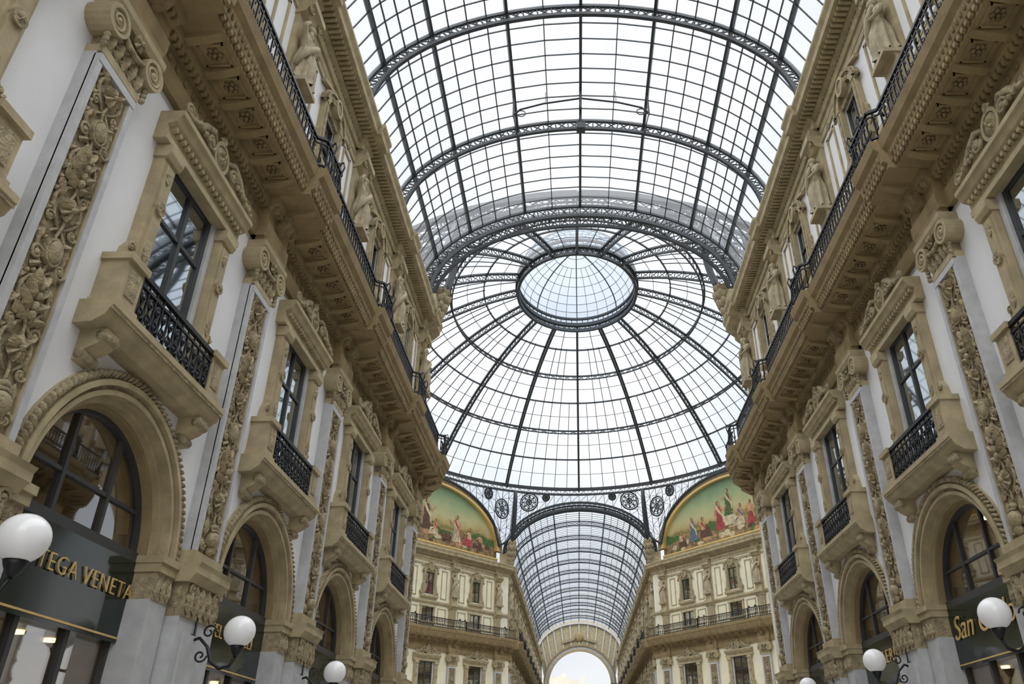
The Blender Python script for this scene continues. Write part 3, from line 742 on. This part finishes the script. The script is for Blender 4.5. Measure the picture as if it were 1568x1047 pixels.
# ------------------------------------------------------------------ dome
DR=26.2; KX=21.8/26.2; DZ0=30.8; SR=36.0; RO=6.7
a_b=math.asin(DR/SR);a_o=math.asin(RO/SR)
def DP(th,t,d=0):
    a=a_b+(a_o-a_b)*t; r=(SR-d)*sin(a); z=DZ0+(SR-d)*cos(a)-sqrt(SR*SR-DR*DR)
    return (KX*r*sin(th),CY+r*cos(th),z)
mb=MB(); NR=16;SUB=6;NT=24
for k in range(NR):
    th=2*pi*k/NR
    for i in range(NT):
        t0,t1=i/NT,(i+1)/NT
        nr=Vector(DP(th,t0,0))-Vector((0,CY,10))
        mb.bar(DP(th,t0),DP(th,t1),.22,'steel',.16,nr); mb.bar(DP(th,t0,.65),DP(th,t1,.65),.2,'steel',.14,nr)
        mb.bar(DP(th,t0),DP(th,t0,.65),.06,'steel'); mb.bar(DP(th,t0,.65),DP(th,t1),.05,'steel'); mb.bar(DP(th,t0),DP(th,t1,.65),.05,'steel')
    for s in range(1,SUB):
        tt=th+2*pi/NR*s/SUB
        tmax=1.0 if s==3 else (.84 if s%2==0 else .5)
        m=int(12*tmax)
        for i in range(m): mb.bar(DP(tt,tmax*i/m),DP(tt,tmax*(i+1)/m),.06,'steel',.07)
NS=NR*SUB
for j in range(0,13):
    t=j/12
    hv=j%2==0
    for s in range(NS):
        a=2*pi*s/NS;b=2*pi*(s+1)/NS
        if hv: mb.bar(DP(a,t),DP(b,t),.15 if j%4==0 else .11,'steel',.15)
        else: mb.bar(DP(a,t),DP(b,t),.04,'steel')
        if j in (4,8,12):
            mb.bar(DP(a,t,.55),DP(b,t,.55),.12,'steel',.1)
            mb.bar(DP(a,t,.0),DP(b,t,.55),.05,'steel'); mb.bar(DP(b,t,.0),DP(a,t,.55),.05,'steel')
for j in range(12):
    vs=[];fs=[]
    for s in range(NS): vs.append(DP(2*pi*s/NS,j/12,-.06))
    for s in range(NS): vs.append(DP(2*pi*s/NS,(j+1)/12,-.06))
    fs=[(s,(s+1)%NS,NS+(s+1)%NS,NS+s) for s in range(NS)]
    mb.add(vs,fs,'roofglass')
def ER(th,r,z): return (KX*r*sin(th),CY+r*cos(th),z)
n=128
for i in range(n):
    a=2*pi*i/n;b=2*pi*(i+1)/n
    mb.bar(ER(a,DR,DZ0),ER(b,DR,DZ0),.35,'steel',.3); mb.bar(ER(a,DR-.2,DZ0-.7),ER(b,DR-.2,DZ0-.7),.22,'steel',.2)
    mb.bar(ER(a,DR-.1,DZ0),ER(a,DR-.2,DZ0-.7),.05,'steel'); mb.bar(ER(a,DR-.1,DZ0),ER(b,DR-.2,DZ0-.7),.04,'steel'); mb.bar(ER(b,DR-.1,DZ0),ER(a,DR-.2,DZ0-.7),.04,'steel')
zo=DP(0,1)[2]; ro=RO
n=64
for i in range(n):
    a=2*pi*i/n;b=2*pi*(i+1)/n
    for r,z,w in ((ro,zo,.35),(ro-.1,zo-.7,.25),(ro,zo+.7,.22)): mb.bar(ER(a,r,z),ER(b,r,z),w,'steel',w)
    mb.bar(ER(a,ro,zo),ER(a,ro,zo+.7),.08,'steel'); mb.bar(ER(a,ro-.1,zo-.7),ER(b,ro,zo),.07,'steel'); mb.bar(ER(b,ro-.1,zo-.7),ER(a,ro,zo),.07,'steel')
    m=8
    for k in range(m):
        u0=pi/2*k/m*.98;u1=pi/2*(k+1)/m*.98
        P=lambda an,u: ER(an,ro*cos(u),zo+.7+3.8*sin(u))
        mb.add([P(a,u0),P(b,u0),P(b,u1),P(a,u1)],[(0,1,2,3)],'cupolaglass')
        if i%8==0: mb.bar(P(a,u0),P(a,u1),.09,'steel',.1)
        elif i%2==0 and k<6: mb.bar(P(a,u0),P(a,u1),.035,'steel')
        if k>0: mb.bar(P(a,u0),P(b,u0),.035,'steel')
    mb.add([ER(a,ro,zo),ER(b,ro,zo),ER(b,ro,zo+.7),ER(a,ro,zo+.7)],[(0,1,2,3)],'cupolaglass')
inst('glass_dome',mb.mesh('glass_dome'))

# pendentive lattice between walls and dome ring
mb=MB()
faces=[((-HW,A),(HW,A),'m'),((HW,A),(B,bY),'d'),((B,bY),(B,-bY),'m'),((B,-bY),(HW,-A),'d'),((HW,-A),(-HW,-A),'m'),((-HW,-A),(-B,-bY),'d'),((-B,-bY),(-B,bY),'m'),((-B,bY),(-HW,A),'d')]
for p,q,kd in faces:
    L=sqrt((q[0]-p[0])**2+(q[1]-p[1])**2); n=24 if kd=='d' else 16
    rows=[]
    for i in range(n+1):
        t=i/n; x=p[0]+(q[0]-p[0])*t; y=p[1]+(q[1]-p[1])*t; s=(t-.5)*L
        if kd=='m': z=VZ+VB*sqrt(max(0,1-(s/(L/2*VA/HW))**2))+.1
        else:
            z=max(lun_z(s*1.0)+.5*(abs(s)<9), 24.0 if abs(s)<9.6 else 24.0+(abs(s)-9.6)*.9)
        th=atan2(x/KX,y); hi=Vector(ER(th,DR-.1,DZ0-.7)); lo=Vector((x,y+CY,z))
        rows.append((lo,hi))
    for i in range(n+1):
        lo,hi=rows[i]
        mb.bar(lo,hi,.05 if i else .3,'steel')
        if i<n:
            l2,h2=rows[i+1]
            mb.bar(lo,l2,.22,'steel',.2)
            mb.add([lo,l2,h2,hi],[(0,1,2,3)],'roofglass')
            hgt=(hi-lo).length; m=max(1,int(hgt/.8))
            for k in range(m):
                a=lo.lerp(hi,k/m);b=lo.lerp(hi,(k+1)/m);c=l2.lerp(h2,k/m);d=l2.lerp(h2,(k+1)/m)
                if k%2==0: mb.bar(a,d,.035,'steel')
                else: mb.bar(b,c,.035,'steel')
                if k>0: mb.bar(a,c,.035,'steel')
    def at(u,v):
        i=min(n-1,int(u)); f=u-i
        lo=rows[i][0].lerp(rows[i+1][0],f); hi=rows[i][1].lerp(rows[i+1][1],f); return lo.lerp(hi,v),(hi-lo).length
    big=(2.0,.66,1.05) if kd=='d' else (1.9,.6,1.0)
    sml=(4.2,.76,.6) if kd=='d' else (4.0,.74,.5)
    for u,v,rd in (big,sml,(n-big[0],big[1],big[2]),(n-sml[0],sml[1],sml[2])):
        c,hl=at(u,v); up=(at(u,v+.05)[0]-c).normalized(); e=Vector((q[0]-p[0],q[1]-p[1],0)).normalized()
        rd=min(rd,hl*(1-v)*.95)
        cc=c-Vector((c.x,c.y-CY,0)).normalized()*.12
        for rr,tr in ((rd,.09),(rd*.8,.05),(rd*.3,.07)):
            mb.tube([cc+e*(rr*cos(2*pi*k/20))+up*(rr*sin(2*pi*k/20)) for k in range(20)],tr,'steel',5,True)
        for k in range(8):
            a=pi*k/4
            mb.bar(cc,cc+e*(rd*.8*cos(a))+up*(rd*.8*sin(a)),.07,'steel')
            a2=a+pi/8
            mb.bar(cc+e*(rd*.8*cos(a))+up*(rd*.8*sin(a)),cc+e*(rd*.45*cos(a2))+up*(rd*.45*sin(a2)),.05,'steel')
            mb.bar(cc+e*(rd*.8*cos(a+pi/4))+up*(rd*.8*sin(a+pi/4)),cc+e*(rd*.45*cos(a2))+up*(rd*.45*sin(a2)),.05,'steel')
for x,y in ((HW,A),(B,bY),(B,-bY),(HW,-A),(-HW,-A),(-B,-bY),(-B,bY),(-HW,A)):
    th=atan2(x/KX,y); dx,dy=-x,-y; Ln=sqrt(dx*dx+dy*dy);dx/=Ln;dy/=Ln
    for k,(o,z,r) in enumerate(((.2,22.3,.3),(.3,22.8,.4),(.5,23.4,.5),(.7,24.0,.55),(.8,24.5,.4))):
        mb.ell((x+dx*o,y+CY+dy*o,z),(r,r,.4),'carved',10,6)
        for q in range(6):
            mb.ell((x+dx*o+r*.8*cos(q*pi/3),y+CY+dy*o+r*.8*sin(q*pi/3),z+.1),(.14,.14,.26),'carved',6,4)
    pts=[Vector((x+dx*.9,y+CY+dy*.9,24.4)).lerp(Vector(ER(th,DR-.4,DZ0-.8)),t/6)+Vector((dx,dy,0))*(.5*sin(pi*t/6)) for t in range(7)]
    mb.tube(pts,.2,'steel',6)
inst('dome_pendentives',mb.mesh('dome_pendentives'))

# ------------------------------------------------------------------ arched end wall of far arm
def endwall():
    mb=MB(); n=40; r=6.1; zc=17.6
    for i in range(n):
        a=pi*i/n;b=pi*(i+1)/n
        o0=(8.7*cos(a),23.5+5.9*sin(a)); o1=(8.7*cos(b),23.5+5.9*sin(b))
        i0=(r*cos(a),zc+r*sin(a));i1=(r*cos(b),zc+r*sin(b))
        mb.add([(o0[0],0,o0[1]),(o1[0],0,o1[1]),(i1[0],0,i1[1]),(i0[0],0,i0[1]),(i1[0],1.5,i1[1]),(i0[0],1.5,i0[1])],[(0,1,2,3),(3,2,4,5)],'stone')
    for sg in (-1,1):
        a,b=sorted((sg*r,sg*8.7)); mb.box(a,b,0,1.5,0,zc,'stone'); a,b=sorted((sg*7.5,sg*8.7)); mb.box(a,b,0,.1,zc,23.5,'stone')
    for r0,r1,d,m in ((6.1,6.4,-.3,'stone'),(6.4,6.9,-.15,'greystone'),(6.9,7.2,-.4,'ochre')):
        vs=[];fs=[]
        for i in range(41):
            a=pi*i/40
            for rr,yy in ((r0,0),(r0,d),(r1,d),(r1,0)): vs.append((rr*cos(a),yy,zc+rr*sin(a)))
        for i in range(40):
            for j in range(4): fs.append((i*4+j,i*4+(j+1)%4,i*4+4+(j+1)%4,i*4+4+j))
        mb.add(vs,fs,m)
    for k in range(13):
        a=pi*(k+1)/14; mb.bar((7.2*cos(a),-.1,zc+7.2*sin(a)),(8.4*cos(a),-.1,23.5+5.6*sin(a)),.25,'greystone')
    for i in range(30):
        a=pi*i/30;b=pi*(i+1)/30
        mb.bar((8.3*cos(a),-.2,23.5+5.4*sin(a)),(8.3*cos(b),-.2,23.5+5.4*sin(b)),.35,'greystone')
    mb.ell((0,-.2,26.2),(.9,.3,.9),'ochre',16,8)
    for sg in (-1,1): mb.bar((sg*.9,-.2,25.9),(sg*3.5,-.2,25.2),.5,'carved')
    return mb.mesh('endwall')
ME=endwall()
inst('wall_far',ME,(0,166,0))
for sg in (-1,1):
    inst('wall_east' if sg>0 else 'wall_west',ME,(sg*22.5,CY,0),-sg*pi/2,None,(1.05,1,1))

# ------------------------------------------------------------------ distant palazzo across the square
mb=MB(); 
mb.box(-22,2.5,0,10,0,23,'bldg'); mb.extr([(-22,23),(2.8,23),(2.8,23.6),(-9,26),(-22,23.6)],-.4,10,'bldg')
for fl in range(5):
    for k in range(9):
        x=-21+k*2.6; mb.box(x,x+1.1,-.06,0,2.5+fl*4.2,4.8+fl*4.2,'frame'); mb.box(x-.15,x+1.25,-.2,0,4.8+fl*4.2,5.05+fl*4.2,'stone')
mb.box(-8,-6.6,3,4,24,27,'bldg'); mb.box(-2,-.8,3,4,24,26.2,'bldg')
mb.v=[(a,b,c*1.13) for a,b,c in mb.v]
inst('distant_palazzo',mb.mesh('palazzo'),(2.5,265,0))

mb=MB()
mb.add([(-60,-40,0),(60,-40,0),(60,320,0),(-60,320,0)],[(0,1,2,3)],'floor')
inst('floor',mb.mesh('floor'))

# ------------------------------------------------------------------ signs
def sign(txt,x,y,z,rz,size,shear=0,ext=.012,sp=1.12):
    c=bpy.data.curves.new('lettering','FONT'); c.body=txt; c.size=size; c.extrude=ext; c.align_x='CENTER'; c.align_y='CENTER'; c.shear=shear; c.space_character=sp; c.offset=-.006
    c.materials.append(MATS['gold'])
    o=bpy.data.objects.new('shop_sign',c); COL.objects.link(o)
    o.location=(x,y,z); o.rotation_euler=(pi/2,0,rz)
xl=-HW-.27; xr=HW+.27
yl=[YNS[-1]-H-j*BW for j in range(6)]; yr=[YNS[1]-H-j*BW for j in range(6)]
sign('BOTTEGA VENETA',xl,yl[3]+.15,4.38,pi/2,.37)
sign('FELTRINELLI',xl,yl[2],4.35,pi/2,.38)
sign('San Carlo',xr,yr[2]+.25,4.4,-pi/2,.72,.35,.012,1.0)
sign('GALLERIA',xr,yr[1],4.4,-pi/2,.5)

# ------------------------------------------------------------------ world & light
w=bpy.data.worlds.new('World'); scene.world=w; w.use_nodes=True; nt=w.node_tree
bg=nt.nodes['Background']; tc=nt.nodes.new('ShaderNodeTexCoord'); n=nt.nodes.new('ShaderNodeTexNoise'); n.inputs['Scale'].default_value=3.2; n.inputs['Detail'].default_value=4
nt.links.new(tc.outputs['Generated'],n.inputs['Vector'])
r=nt.nodes.new('ShaderNodeValToRGB'); r.color_ramp.elements[0].position=.38; r.color_ramp.elements[0].color=(.76,.83,.92,1); r.color_ramp.elements[1].position=.58; r.color_ramp.elements[1].color=(.98,.99,1,1)
nt.links.new(n.outputs['Fac'],r.inputs['Fac']); nt.links.new(r.outputs['Color'],bg.inputs['Color']); bg.inputs['Strength'].default_value=0.98
def sun(name,rot,e,ang):
    l=bpy.data.lights.new(name,'SUN'); l.energy=e; l.angle=radians(ang); l.color=(.985,.99,1.0)
    o=bpy.data.objects.new(name,l); COL.objects.link(o); o.rotation_euler=rot
sun('overcast_sun',(radians(12),radians(-3),0),6.0,115)
scene.view_settings.view_transform='Standard'
scene.view_settings.exposure=0.0

# ------------------------------------------------------------------ camera
cd=bpy.data.cameras.new('Camera'); co=bpy.data.objects.new('Camera',cd); COL.objects.link(co)
cd.sensor_width=36; cd.sensor_fit='HORIZONTAL'; cd.lens=36*1190/1568
cd.shift_x=-91/1568; cd.clip_end=1000; cd.clip_start=.05
R=Matrix.Rotation(pi/2+radians(29.24),4,'X')@Matrix.Rotation(-.016,4,'Z')
co.matrix_world=Matrix.Translation((-.6,0,1.6))@R
scene.camera=co
